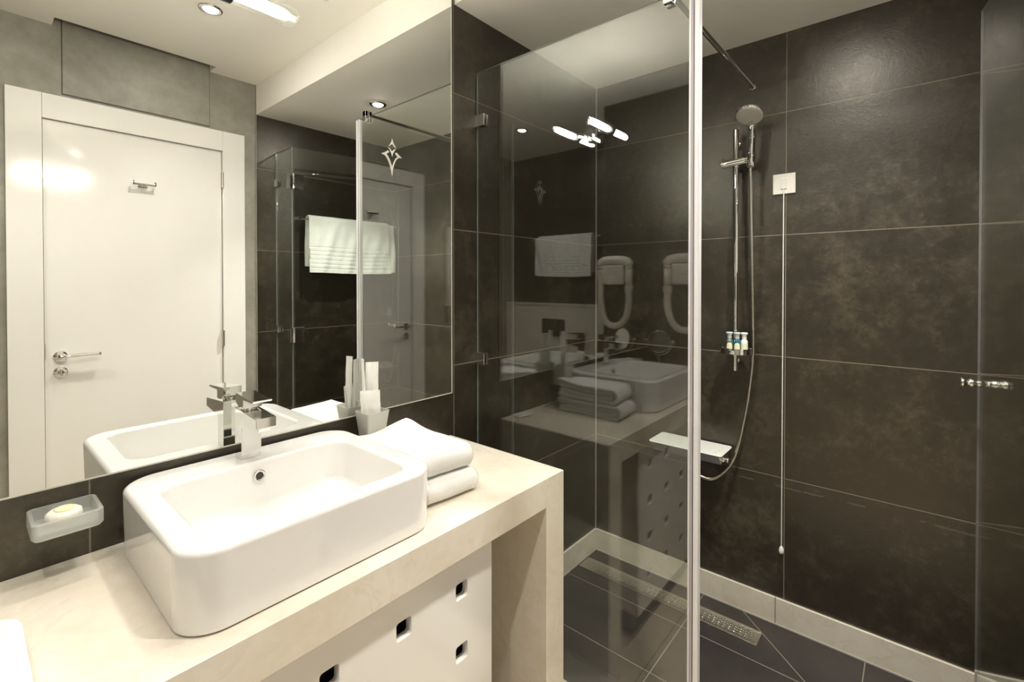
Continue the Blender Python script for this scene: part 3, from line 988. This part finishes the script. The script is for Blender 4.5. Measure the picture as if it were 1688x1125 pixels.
bottle(0.7065, 2.099, 1.1205, M_clearbottle, 'leftmost miniature bottle in the chrome tray, clear with an oval cream label')
bottle(0.7365, 2.099, 1.1205, M_teal, 'middle miniature bottle in the chrome tray, filled with blue liquid')
bottle(0.7625, 2.106, 1.1205, M_whitebottle, 'rightmost miniature bottle in the chrome tray, white with a cream label')

# pull-cord switch
sw = thing('pull_cord_switch', 'square white wall plate with a long white pull cord on the shower back wall', 'switch', (0.8885, B, 1.82))
bm = NB(); box(bm, 0.8475, 0.9295, B - 0.009, B, 1.777, 1.859, 0.002); obj('plate', bm, M_plastic, sw, smooth=30)
bm = NB(); box(bm, 0.876, 0.901, B - 0.0125, B - 0.0085, 1.797, 1.842, 0.0012); obj('centre_insert', bm, M_plastic, sw, smooth=30)
bm = NB(); cyl(bm, (0.8885, B - 0.014, 1.803), (0.8875, B - 0.014, 0.335), 0.0021, n=8)
obj('cord', bm, M_plastic, sw, smooth=50)
bm = NB(); lathe(bm, [(0, 0), (0.007, 0.003), (0.0098, 0.012), (0.0088, 0.022), (0.004, 0.032), (0, 0.033)], (0.8875, B - 0.014, 0.303), (0, 0, 1), 20); obj('pull_knob', bm, M_plastic, sw, smooth=50)

# dried sealant line
bm = NB()
pts = []
for i in range(60):
    z = 2.078 - i * 0.0235
    a = 0.0055 + 0.0022 * noise.noise(Vector((0, 3.1, z * 9))) + 0.0015 * noise.noise(Vector((1, 3.1, z * 40)))
    b_ = 0.0055 + 0.0028 * noise.noise(Vector((5, 1.1, z * 8))) + 0.0015 * noise.noise(Vector((9, 3.1, z * 37)))
    pts.append((z, 1.5295 - a, 1.5295 + b_))
for (z0_, l0, r0), (z1_, l1, r1) in zip(pts, pts[1:]):
    vs_ = []
    for x_ in (0.0003, 0.0016):
        vs_ += [bm.verts.new((x_, l0, z0_)), bm.verts.new((x_, l0 + .0016, z0_)), bm.verts.new((x_, l1 + .0016, z1_)), bm.verts.new((x_, l1, z1_))]
    v2 = []
    for x_ in (0.0003, 0.0018):
        v2 += [bm.verts.new((x_, r0 - .0030, z0_)), bm.verts.new((x_, r0, z0_)), bm.verts.new((x_, r1, z1_)), bm.verts.new((x_, r1 - .0030, z1_))]
    for q in (vs_, v2):
        bm.faces.new((q[4], q[5], q[6], q[7])); bm.faces.new((q[0], q[1], q[5], q[4])); bm.faces.new((q[2], q[3], q[7], q[6])); bm.faces.new((q[1], q[2], q[6], q[5])); bm.faces.new((q[3], q[0], q[4], q[7]))
bmesh.ops.recalc_face_normals(bm, faces=bm.faces[:])
props(obj('sealant_strip', bm, M_grime, loc=(0, 1.53, 1.4)), 'ragged upright line of old sealant on the dark tiles behind the glass screen', 'sealant')

# linear drain
ld_ = thing('shower_drain', 'long narrow steel channel drain in the dark shower floor', 'drain', (0.42, 2.05, 0))
bm = NB()
DX0, DX1, DY0, DY1 = 0.022, 0.838, 2.008, 2.098
box(bm, DX0, DX1, DY0, DY0 + 0.010, 0.0004, 0.0060, 0.001)
box(bm, DX0, DX1, DY1 - 0.010, DY1, 0.0004, 0.0060, 0.001)
box(bm, DX0, DX0 + 0.010, DY0 + .010, DY1 - .010, 0.0004, 0.0060, 0.001)
box(bm, DX1 - 0.010, DX1, DY0 + .010, DY1 - .010, 0.0004, 0.0060, 0.001)
obj('frame', bm, M_satin, ld_, smooth=30)
slots = []
x = DX0 + 0.022
r_ = 0
while x < DX1 - 0.02:
    for j in range(4):
        y = DY0 + 0.019 + j * 0.0150 + (0.004 if r_ % 2 else 0.0)
        slots.append([(x - 0.0024, y - 0.0040), (x + 0.0024, y - 0.0040), (x + 0.0024, y + 0.0040), (x - 0.0024, y + 0.0040)])
    x += 0.0105
    r_ += 1
bm = plate([(DX0 + 0.0105, DY0 + 0.0105), (DX1 - 0.0105, DY0 + 0.0105), (DX1 - 0.0105, DY1 - 0.0105), (DX0 + 0.0105, DY1 - 0.0105)], slots, 0.0018, 0)
xf(bm, Matrix.Translation((0, 0, 0.0026)))
obj('grate', bm, M_satin, ld_)
bm = NB(); box(bm, DX0 + .01, DX1 - .01, DY0 + .01, DY1 - .01, 0.0003, 0.0010); obj('channel', bm, M_black, ld_)


# ================================================================== towels
def ribbon(path, th):
    """closed 2D outline of a strip of given thickness around a path"""
    L, Rr = [], []
    n = len(path)
    for i, p in enumerate(path):
        a = path[max(i - 1, 0)]; b = path[min(i + 1, n - 1)]
        dx, dz = b[0] - a[0], b[1] - a[1]
        q = math.hypot(dx, dz) or 1
        nx, nz = -dz / q, dx / q
        L.append((p[0] + nx * th / 2, p[1] + nz * th / 2))
        Rr.append((p[0] - nx * th / 2, p[1] - nz * th / 2))
    return L, Rr


def arc(cx, cz, r, a0, a1, n=10, sq=1.0):
    return [(cx + r * math.cos(R(a0 + (a1 - a0) * k / n)) * sq, cz + r * math.sin(R(a0 + (a1 - a0) * k / n))) for k in range(n + 1)]


def lin(a, b, n): return [(a[0] + (b[0] - a[0]) * k / n, a[1] + (b[1] - a[1]) * k / n) for k in range(n)]


def cloth_extrude(bm, path, th, y0, y1, ny=26, shift=None, rnd=0.012, seed=0.0, amp=0.0022):
    """a thick cloth strip (path in x,z) extruded along y with soft side edges and a puckered surface"""
    L, Rr = ribbon(path, th)
    outline = L + list(reversed(Rr))
    rings = []
    ys = []
    for k in range(ny + 1):
        ys.append(y0 + (y1 - y0) * k / ny)
    n = len(outline)
    m = len(path)
    cen = list(path) + list(reversed(path))
    for k, y in enumerate(ys):
        e = min(y - y0, y1 - y)
        s = 1.0 if e > th / 2 else math.sqrt(max(1 - ((th / 2 - e) / (th / 2)) ** 2, 0.10))
        ring = []
        for i, (p, c) in enumerate(zip(outline, cen)):
            q = Vector((c[0] + (p[0] - c[0]) * s, y, c[1] + (p[1] - c[1]) * s))
            w = noise.noise(Vector((q.x * 17 + seed, q.y * 17, q.z * 17))) * amp + noise.noise(Vector((q.x * 60 + seed, q.y * 60, q.z * 60))) * amp * .35
            q.z += w
            q.x += noise.noise(Vector((q.x * 14 - seed, q.y * 14 + 8, q.z * 14))) * amp
            if shift: q = shift(q)
            ring.append(q)
        rings.append(ring)
    loft(bm, rings, True, True)
    bmesh.ops.recalc_face_normals(bm, faces=bm.faces[:])


def folded_towel(name, x0, x1, y0, y1, z0, h, seed, label, group, lift=None, skew=0.0, flip=False):
    """towel folded so that the rolled edge faces the room (+x)"""
    bm_ = NB()
    th = h / 4.0
    ym = (y0 + y1) / 2

    def sh(q):
        q = Vector(q)
        if flip:
            q.x = x0 + x1 - q.x
            e = max(0.0, min(1.0, (x0 + 0.055 - q.x) / 0.055))
            q.y -= (1 - math.sqrt(1 - e * e * 0.98)) * 0.055 * max(0.0, (q.y - ym) / (y1 - ym))
        q.x += skew * (q.y - ym)
        if lift:
            q.z += lift(q)
        if q.z < z0 + 0.0004: q.z = z0 + 0.0004
        return q
    r1_ = h / 2 - th / 2
    outer = lin((x0 + 0.004, z0 + th / 2), (x1 - r1_, z0 + th / 2), 18) + arc(x1 - r1_ - th / 2, z0 + h / 2, r1_, -90, 90, 14) + list(reversed(lin((x0, z0 + h - th / 2), (x1 - r1_ - .004, z0 + h - th / 2), 18)))
    cloth_extrude(bm_, outer, th, y0, y1, 24, sh, seed=seed)
    r2_ = th * 0.5
    inner = lin((x0 + 0.010, z0 + h / 2 - r2_ - .0006), (x1 - h * .62, z0 + h / 2 - r2_ - .0006), 14) + arc(x1 - h * .62, z0 + h / 2, r2_ + .0006, -90, 90, 8) + list(reversed(lin((x0 + 0.006, z0 + h / 2 + r2_ + .0006), (x1 - h * .66, z0 + h / 2 + r2_ + .0006), 14)))
    cloth_extrude(bm_, inner, th * 0.94, y0 + 0.003, y1 - 0.003, 24, sh, seed=seed + 3)
    o = obj(name, bm_, M_towel, loc=((x0 + x1) / 2, ym, z0), smooth=60)
    return props(o, label, 'towel', group)


def lift_top(q):
    # top towel humps towards the back corner and sags over the front
    s = 0.0
    u = (0.38 - q.x) / 0.33
    v = (q.y - 0.75) / 0.19
    hump = math.exp(-((q.x - 0.105) / 0.075) ** 2 - ((q.y - 0.925) / 0.075) ** 2)
    s += 0.017 * hump * min(max((q.z - 0.918) / 0.05, 0), 1)
    s -= 0.010 * math.exp(-((q.x - 0.06) / 0.07) ** 2 - ((q.y - 0.80) / 0.06) ** 2) * min(max((q.z - 0.93) / 0.05, 0), 1)
    return s


folded_towel('folded_towel', 0.095, 0.402, 0.762, 0.926, CT + 0.0003, 0.058, 1.0, 'folded white hand towel lying directly on the counter, lower of the two beside the basin', 'folded white towels', skew=0.10)
folded_towel('folded_towel', 0.090, 0.384, 0.757, 0.922, CT + 0.0600, 0.064, 7.0, 'folded white hand towel on top of another one beside the basin', 'folded white towels', lift=lift_top, skew=0.14)
folded_towel('folded_towel', 0.235, 0.497, -0.16, 0.0855, CT + 0.0003, 0.052, 12.0, 'white towel folded flat at the near left end of the counter', 'folded white towels', flip=True)


def hanging_towel(M, length, front, back, label, seed, bands):
    """drapes over a rail along local y at local origin; front side towards +x"""
    bm_ = NB()
    th = 0.011
    nyy = 60

    def sh(q):
        y = q.y
        dz = max(-q.z, 0)
        w = (0.007 * math.sin(y * 13 + seed) + 0.0045 * math.sin(y * 34 + seed * 3 + q.z * 9) + 0.003 * math.sin(y * 71 + q.z * 22)) * min(dz / 0.12, 1) + 0.004 * noise.noise(Vector((y * 9, q.z * 4, seed))) * min(dz / 0.1, 1)
        if q.x > 0 and 0.165 < dz < 0.335:
            fr = ((dz - 0.165) / 0.0275) % 1.0
            w -= 0.0024 * max(0.0, 1 - abs(fr - 0.5) / 0.16)
        q = Vector((q.x + w + (0.010 if q.x > 0 else -0.004) * min(dz / 0.3, 1), y, q.z))
        q.z += 0.004 * math.sin(y * 7 + seed * 2) * (1 if dz > 0.2 else 0)
        return q
    rr = 0.0235
    outer = lin((rr + .002, -front), (rr, 0), 110) + arc(0, 0, rr, 0, 180, 14) + [(-rr, -back * k / 18) for k in range(1, 19)]
    cloth_extrude(bm_, outer, th, 0.045, length, nyy, sh, seed=seed, amp=0.0014)
    ri = 0.0118
    inner = lin((ri, -front + .008), (ri, 0), 22) + arc(0, 0, ri, 0, 180, 10) + [(-ri, -(back - .02) * k / 18) for k in range(1, 19)]
    cloth_extrude(bm_, inner, th * .9, 0.0, length - 0.012, nyy, sh, seed=seed + 2, amp=0.0010)
    bm_.transform(M)
    o = obj('hanging_towel', bm_, towel_mat('white_terry_banded', bands=bands), loc=tuple(M.translation), smooth=60)
    return props(o, label, 'towel', 'white bath towels on rails')


def towel_rail(M, length, label):
    t = thing('towel_rail', label, 'rail', tuple(M.translation), 'chrome towel rails')
    b = NB(); cyl(b, (0, -0.030, 0), (0, length + 0.03, 0), 0.0058, n=16); xf(b, M); obj('bar', b, M_chrome, t, smooth=40)
    for y in (-0.040, length + 0.022):
        b = NB(); box(b, -0.075, 0.010, y, y + 0.018, -0.011, 0.011, 0.002); xf(b, M); obj('bracket', b, M_chrome, t, smooth=30)
    return t


# on the tiled wall opposite, front towards -x
MT1 = Matrix.Translation((W - 0.074, 2.125, 1.822)) @ Matrix.Rotation(PI, 4, 'Z')
hanging_towel(MT1, 0.645, 0.345, 0.305, 'white bath towel over the chrome rail on the tiled wall inside the shower', 1.3, (0.0, 0.0265, 0.004, -0.17))
towel_rail(MT1, 0.665, 'chrome towel rail on the tiled wall inside the shower')
MT2 = Matrix.Translation((1.46, -0.885, 1.812)) @ Matrix.Rotation(R(90), 4, 'Z')
hanging_towel(MT2, 0.62, 0.345, 0.31, 'white bath towel on the rear wall above the white ledge, seen reflected', 4.1, (0.0, 0.0265, 0.004, -0.17))
towel_rail(MT2, 0.66, 'chrome towel rail on the rear wall above the white ledge')

# ================================================================== small things on the vanity
# soap dish
sd = thing('soap_dish', 'rectangular frosted glass soap dish fixed to the dark tiles left of the basin', 'dish', (0.055, 0.158, 0.95))
dx0, dx1, dy0, dy1, dz0, dz1 = 0.009, 0.110, 0.108, 0.207, 0.950, 0.982
bm = NB()
tt = 0.006
ll = [L3(dx0 + .004, dx1 - .006, dy0 + .005, dy1 - .005, 0.008, dz0, 5), L3(dx0, dx1, dy0, dy1, 0.011, dz0 + 0.006, 5), L3(dx0, dx1, dy0, dy1, 0.011, dz1 - .001, 5),
      L3(dx0 + .001, dx1 - .001, dy0 + .001, dy1 - .001, 0.010, dz1, 5), L3(dx0 + tt, dx1 - tt, dy0 + tt, dy1 - tt, 0.006, dz1, 5),
      L3(dx0 + tt + .001, dx1 - tt - .001, dy0 + tt + .001, dy1 - tt - .001, 0.006, dz0 + 0.010, 5)]
loft(bm, ll); bmesh.ops.recalc_face_normals(bm, faces=bm.faces[:])
obj('glass_dish', bm, M_frost, sd, smooth=40)
bm = NB(); box(bm, 0.0, dx0 + 0.001, 0.140, 0.175, dz0 + 0.004, dz1 - 0.006, 0.001); obj('holder', bm, M_chrome, sd, smooth=30)
so = thing('soap_bar', 'oval white soap with a cream centre lying in the frosted dish', 'soap', (0.050, 0.156, 0.9605))
bm = NB(); lathe(bm, [(0, 0.0), (0.018, 0.0), (0.0255, 0.004), (0.0275, 0.010), (0.0265, 0.016), (0.021, 0.0205), (0, 0.022)], (0.052, 0.156, 0.9604), (0, 0, 1), 36, sx=0.98, sy=1.0)
for v in bm.verts:
    d_ = Vector((v.co.x - .052, v.co.y - .156, 0))
    if 0.024 < d_.length < 0.03: v.co += d_.normalized() * 0.0009 * math.sin(math.atan2(d_.y, d_.x) * 12)
obj('soap_cake', bm, M_soap, so, smooth=60)
bm = NB(); lathe(bm, [(0.0150, 0.0205), (0.0150, 0.0230), (0.0135, 0.0236), (0, 0.0238)], (0.053, 0.157, 0.9604), (0, 0, 1), 30, sx=1.0, sy=1.12); obj('centre_medallion', bm, M_soaplab, so, smooth=50, label='pale yellow round medallion')

# tumbler in its holder
th_ = thing('tumbler_holder', 'chrome wall bracket with a thin ring under the frosted tumbler', 'holder', (0.02, 0.82, 0.95))
bm = NB()
box(bm, 0.0, 0.012, 0.806, 0.838, 0.940, 0.980, 0.0015)
obj('wall_plate', bm, M_chrome, th_, smooth=30)
bm = NB()
box(bm, 0.010, 0.088, 0.790, 0.796, 0.9405, 0.9465, 0.001); box(bm, 0.010, 0.088, 0.848, 0.854, 0.9405, 0.9465, 0.001)
box(bm, 0.083, 0.089, 0.796, 0.848, 0.9405, 0.9465, 0.001); box(bm, 0.010, 0.030, 0.796, 0.848, 0.9405, 0.9465, 0.001)
obj('support_ring', bm, M_chrome, th_, smooth=30)
bm = NB()
tz0, tz1 = 0.9468, 1.034
ll = [L3(.034, .083, .797, .847, .004, tz0, 4), L3(.032, .085, .795, .849, .005, tz0 + .002, 4), L3(.024, .0965, .7845, .8595, .006, tz1, 4),
      L3(.027, .0935, .7875, .8565, .005, tz1, 4), L3(.0355, .0815, .7985, .8455, .004, tz0 + .008, 4)]
loft(bm, ll); bmesh.ops.recalc_face_normals(bm, faces=bm.faces[:])
props(obj('tumbler', bm, M_frostw, loc=(0.06, 0.822, tz0), smooth=35), 'square tapered frosted glass tumbler holding wrapped toiletries by the mirror', 'tumbler')


def packet(name, c, u, v, wd_, ht, th, mat, label, cat, seed, extra=None, group=None):
    """crumpled flat packet: c bottom centre, u width direction, v up direction"""
    c = Vector(c); u = Vector(u).normalized(); v = Vector(v).normalized(); nn = u.cross(v)
    b = NB()
    nu, nv = 12, 18
    def P(i, j, side):
        s = 2 * i / nu - 1; t = j / nv
        bulge = th * 0.5 * (1 - s ** 4) * (math.sin(PI * min(max(t, .02), .98)) ** 0.35 if 0 < j < nv else 0)
        w = noise.noise(Vector((s * 2.2 + seed, t * 5, side * 2 + seed))) * th * .5 * (1 - abs(s) ** 3)
        edge = noise.noise(Vector((t * 7, seed, side * 0))) * 0.0012
        return c + u * (s * wd_ / 2 + edge * abs(s)) + v * (t * ht) + nn * (side * (bulge + 0.0003) + w * side * .6)
    g1 = [[b.verts.new(P(i, j, 1)) for i in range(nu + 1)] for j in range(nv + 1)]
    g2 = [[b.verts.new(P(i, j, -1)) for i in range(nu + 1)] for j in range(nv + 1)]
    for j in range(nv):
        for i in range(nu):
            b.faces.new((g1[j][i], g1[j][i + 1], g1[j + 1][i + 1], g1[j + 1][i]))
            b.faces.new((g2[j][i + 1], g2[j][i], g2[j + 1][i], g2[j + 1][i + 1]))
    for j in range(nv):
        b.faces.new((g1[j][0], g1[j + 1][0], g2[j + 1][0], g2[j][0])); b.faces.new((g1[j + 1][nu], g1[j][nu], g2[j][nu], g2[j + 1][nu]))
    for i in range(nu):
        b.faces.new((g1[0][i + 1], g1[0][i], g2[0][i], g2[0][i + 1])); b.faces.new((g1[nv][i], g1[nv][i + 1], g2[nv][i + 1], g2[nv][i]))
    bmesh.ops.recalc_face_normals(b, faces=b.faces[:])
    o = obj(name, b, mat, loc=tuple(c), smooth=60)
    props(o, label, cat, group)
    WM[o.name] = Matrix.Translation(c)
    if extra: extra(o, c, u, v, nn)
    return o


def blue_print(o, c, u, v, nn):
    b = NB()
    for s in (1, -1):
        q = [c + u * a_ + v * t_ + nn * (0.0062 * s) for a_, t_ in ((-0.0015, 0.050), (0.0015, 0.050), (0.0015, 0.080), (-0.0015, 0.080))]
        q2 = [p_ + nn * (-0.0045 * s) for p_ in q]
        loft(b, [q2, q])
    bmesh.ops.recalc_face_normals(b, faces=b.faces[:])
    obj('printed_strip', b, M_blue, o, label='thin pale blue print')


packet('wrapped_sachet', (0.063, 0.818, 0.966), (0.55, 0.83, 0), (0.03, -0.06, 1), 0.056, 0.131, 0.008, M_paper, 'short wide crumpled white sachet at the front of the tumbler', 'sachet', 2.0)
packet('wrapped_toothbrush', (0.050, 0.824, 0.964), (0.55, 0.83, 0), (0.0, 0.02, 1), 0.037, 0.213, 0.008, M_paper, 'tall white wrapped packet with faint blue print standing in the tumbler', 'packet', 5.0, blue_print)
packet('wrapped_comb', (0.056, 0.801, 0.964), (0.97, -0.25, 0), (-0.06, 0.0, 1), 0.026, 0.226, 0.006, M_paper, 'narrow white wrapper leaning edge-on at the left of the tumbler', 'packet', 9.0)

# little card packet
packet('card_packet', (0.045, 1.055, CT + 0.0046), (1, 0.12, 0), (-0.12, 1, 0), 0.062, 0.075, 0.0075, M_paper, 'small flat white packet on the counter corner behind the towels', 'packet', 14.0)

# shaving mirror
sm = thing('shaving_mirror', 'small round tilting chrome shaving mirror on a stem at the far end of the counter', 'mirror', (0.127, -0.07, CT))
sc3 = Vector((0.127, -0.07, 1.062))
bm = NB(); lathe(bm, [(0, 0), (0.055, 0), (0.056, 0.004), (0.02, 0.010), (0.008, 0.016), (0, 0.016)], (0.127, -0.07, CT + 0.0003), (0, 0, 1), 36); obj('base', bm, M_chrome, sm, smooth=40)
bm = NB(); cyl(bm, (0.127, -0.07, CT + 0.010), (0.127, -0.07, 0.986), 0.0035, n=12)
yk = [(sc3.x + 0.078 * math.cos(R(a_)), sc3.y, sc3.z + 0.078 * math.sin(R(a_))) for a_ in range(170, 371, 8)]
tube(bm, yk, 0.0032, 10)
obj('yoke', bm, M_chrome, sm, smooth=50)
for s in (-1, 1):
    bm = NB()
    lathe(bm, [(0, -0.012), (0.007, -0.010), (0.009, 0.0), (0.007, 0.008), (0.010, 0.014), (0, 0.020)], (sc3.x + 0.078 * s, sc3.y, sc3.z + 0.004), (s, 0, 0), 16)
    obj('pivot_knob', bm, M_chrome, sm, smooth=40)
nm = Vector((0.30, 0.93, 0.15)).normalized()
bm = NB(); lathe(bm, [(0, -0.006), (0.060, -0.006), (0.066, -0.003), (0.067, 0.003), (0.063, 0.005), (0.061, 0.0035)], sc3, nm, 40); obj('frame', bm, M_chrome, sm, smooth=40)
bm = NB(); lathe(bm, [(0, 0.0033), (0.0615, 0.0036)], sc3, nm, 40); obj('mirror_disc', bm, M_mirror, sm)

# hair dryer on the end wall
hd = thing('hair_dryer', 'cream hotel hair dryer with a thick hanging hose loop on the end wall', 'hair dryer', (0.24, -0.23, 1.35))
hx0, hx1, hy = 0.118, 0.362, -0.175
bm = NB()
tube(bm, catmull([(hx0 + 0.018, hy, 1.50), (hx0 + 0.022, hy, 1.538), (hx0 + 0.055, hy, 1.556), (0.24, hy, 1.560), (hx1 - 0.055, hy, 1.556), (hx1 - 0.022, hy, 1.538), (hx1 - 0.018, hy, 1.505)], 8), [0.024] * 6 + [0.031] * 37 + [0.024] * 6, 20)
tube(bm, [(hx0 + 0.018, hy, 1.505), (hx0 + 0.018, hy, 1.395)], 0.0235, 20)
obj('hand_piece', bm, M_dryer, hd, smooth=50)
bm = NB(); box(bm, hx0 + 0.048, hx1 - 0.038, -0.229, -0.150, 1.400, 1.530, 0.016, 4); obj('wall_unit', bm, M_dryer, hd, smooth=50)
bm = NB()
for i in range(3): cyl(bm, (hx0 + 0.085, -0.151, 1.452 - i * 0.022 + 0.02), (hx0 + 0.085, -0.1485, 1.452 - i * 0.022 + 0.02), 0.0035, n=10)
box(bm, hx0 + 0.105, hx0 + 0.150, -0.1515, -0.149, 1.466, 1.470)
obj('indicator', bm, M_grey, hd, label='grey dots and line of print')
bm = NB(); cyl(bm, (hx0 + 0.018, hy, 1.352), (hx0 + 0.018, hy, 1.394), 0.0275, n=24, bev=0.002); obj('collar', bm, M_dryer, hd, smooth=40)
bm = NB(); cyl(bm, (hx1 - 0.018, hy, 1.462), (hx1 - 0.018, hy, 1.500), 0.0275, n=24, bev=0.002); obj('collar', bm, M_dryer, hd, smooth=40)
bm = NB(); tube(bm, catmull([(hx0 + 0.018, hy, 1.356), (hx0 + 0.018, hy, 1.28), (hx0 + 0.034, hy, 1.20), (0.19, hy, 1.145), (0.243, hy, 1.128), (0.295, hy, 1.145), (hx1 - 0.034, hy, 1.21), (hx1 - 0.018, hy, 1.30), (hx1 - 0.018, hy, 1.466)], 16), 0.0215, 18, ribs=0.02); obj('hose', bm, M_dryer, hd, smooth=60)

# flush plate on the ledge in the recess
fp = thing('flush_plate', 'dark rectangular flush plate on the white ledge of the recess, seen reflected', 'plate', (1.23, -0.85, 1.0))
bm = NB(); box(bm, 1.105, 1.355, -0.850, -0.838, 0.930, 1.083, 0.003); obj('plate', bm, M_black, fp, smooth=30)
bm = NB(); box(bm, 1.120, 1.225, -0.840, -0.834, 0.950, 1.063, 0.002); obj('button', bm, M_black, fp, smooth=30)
bm = NB(); box(bm, 1.235, 1.340, -0.840, -0.834, 0.950, 1.063, 0.002); obj('button', bm, M_black, fp, smooth=30)
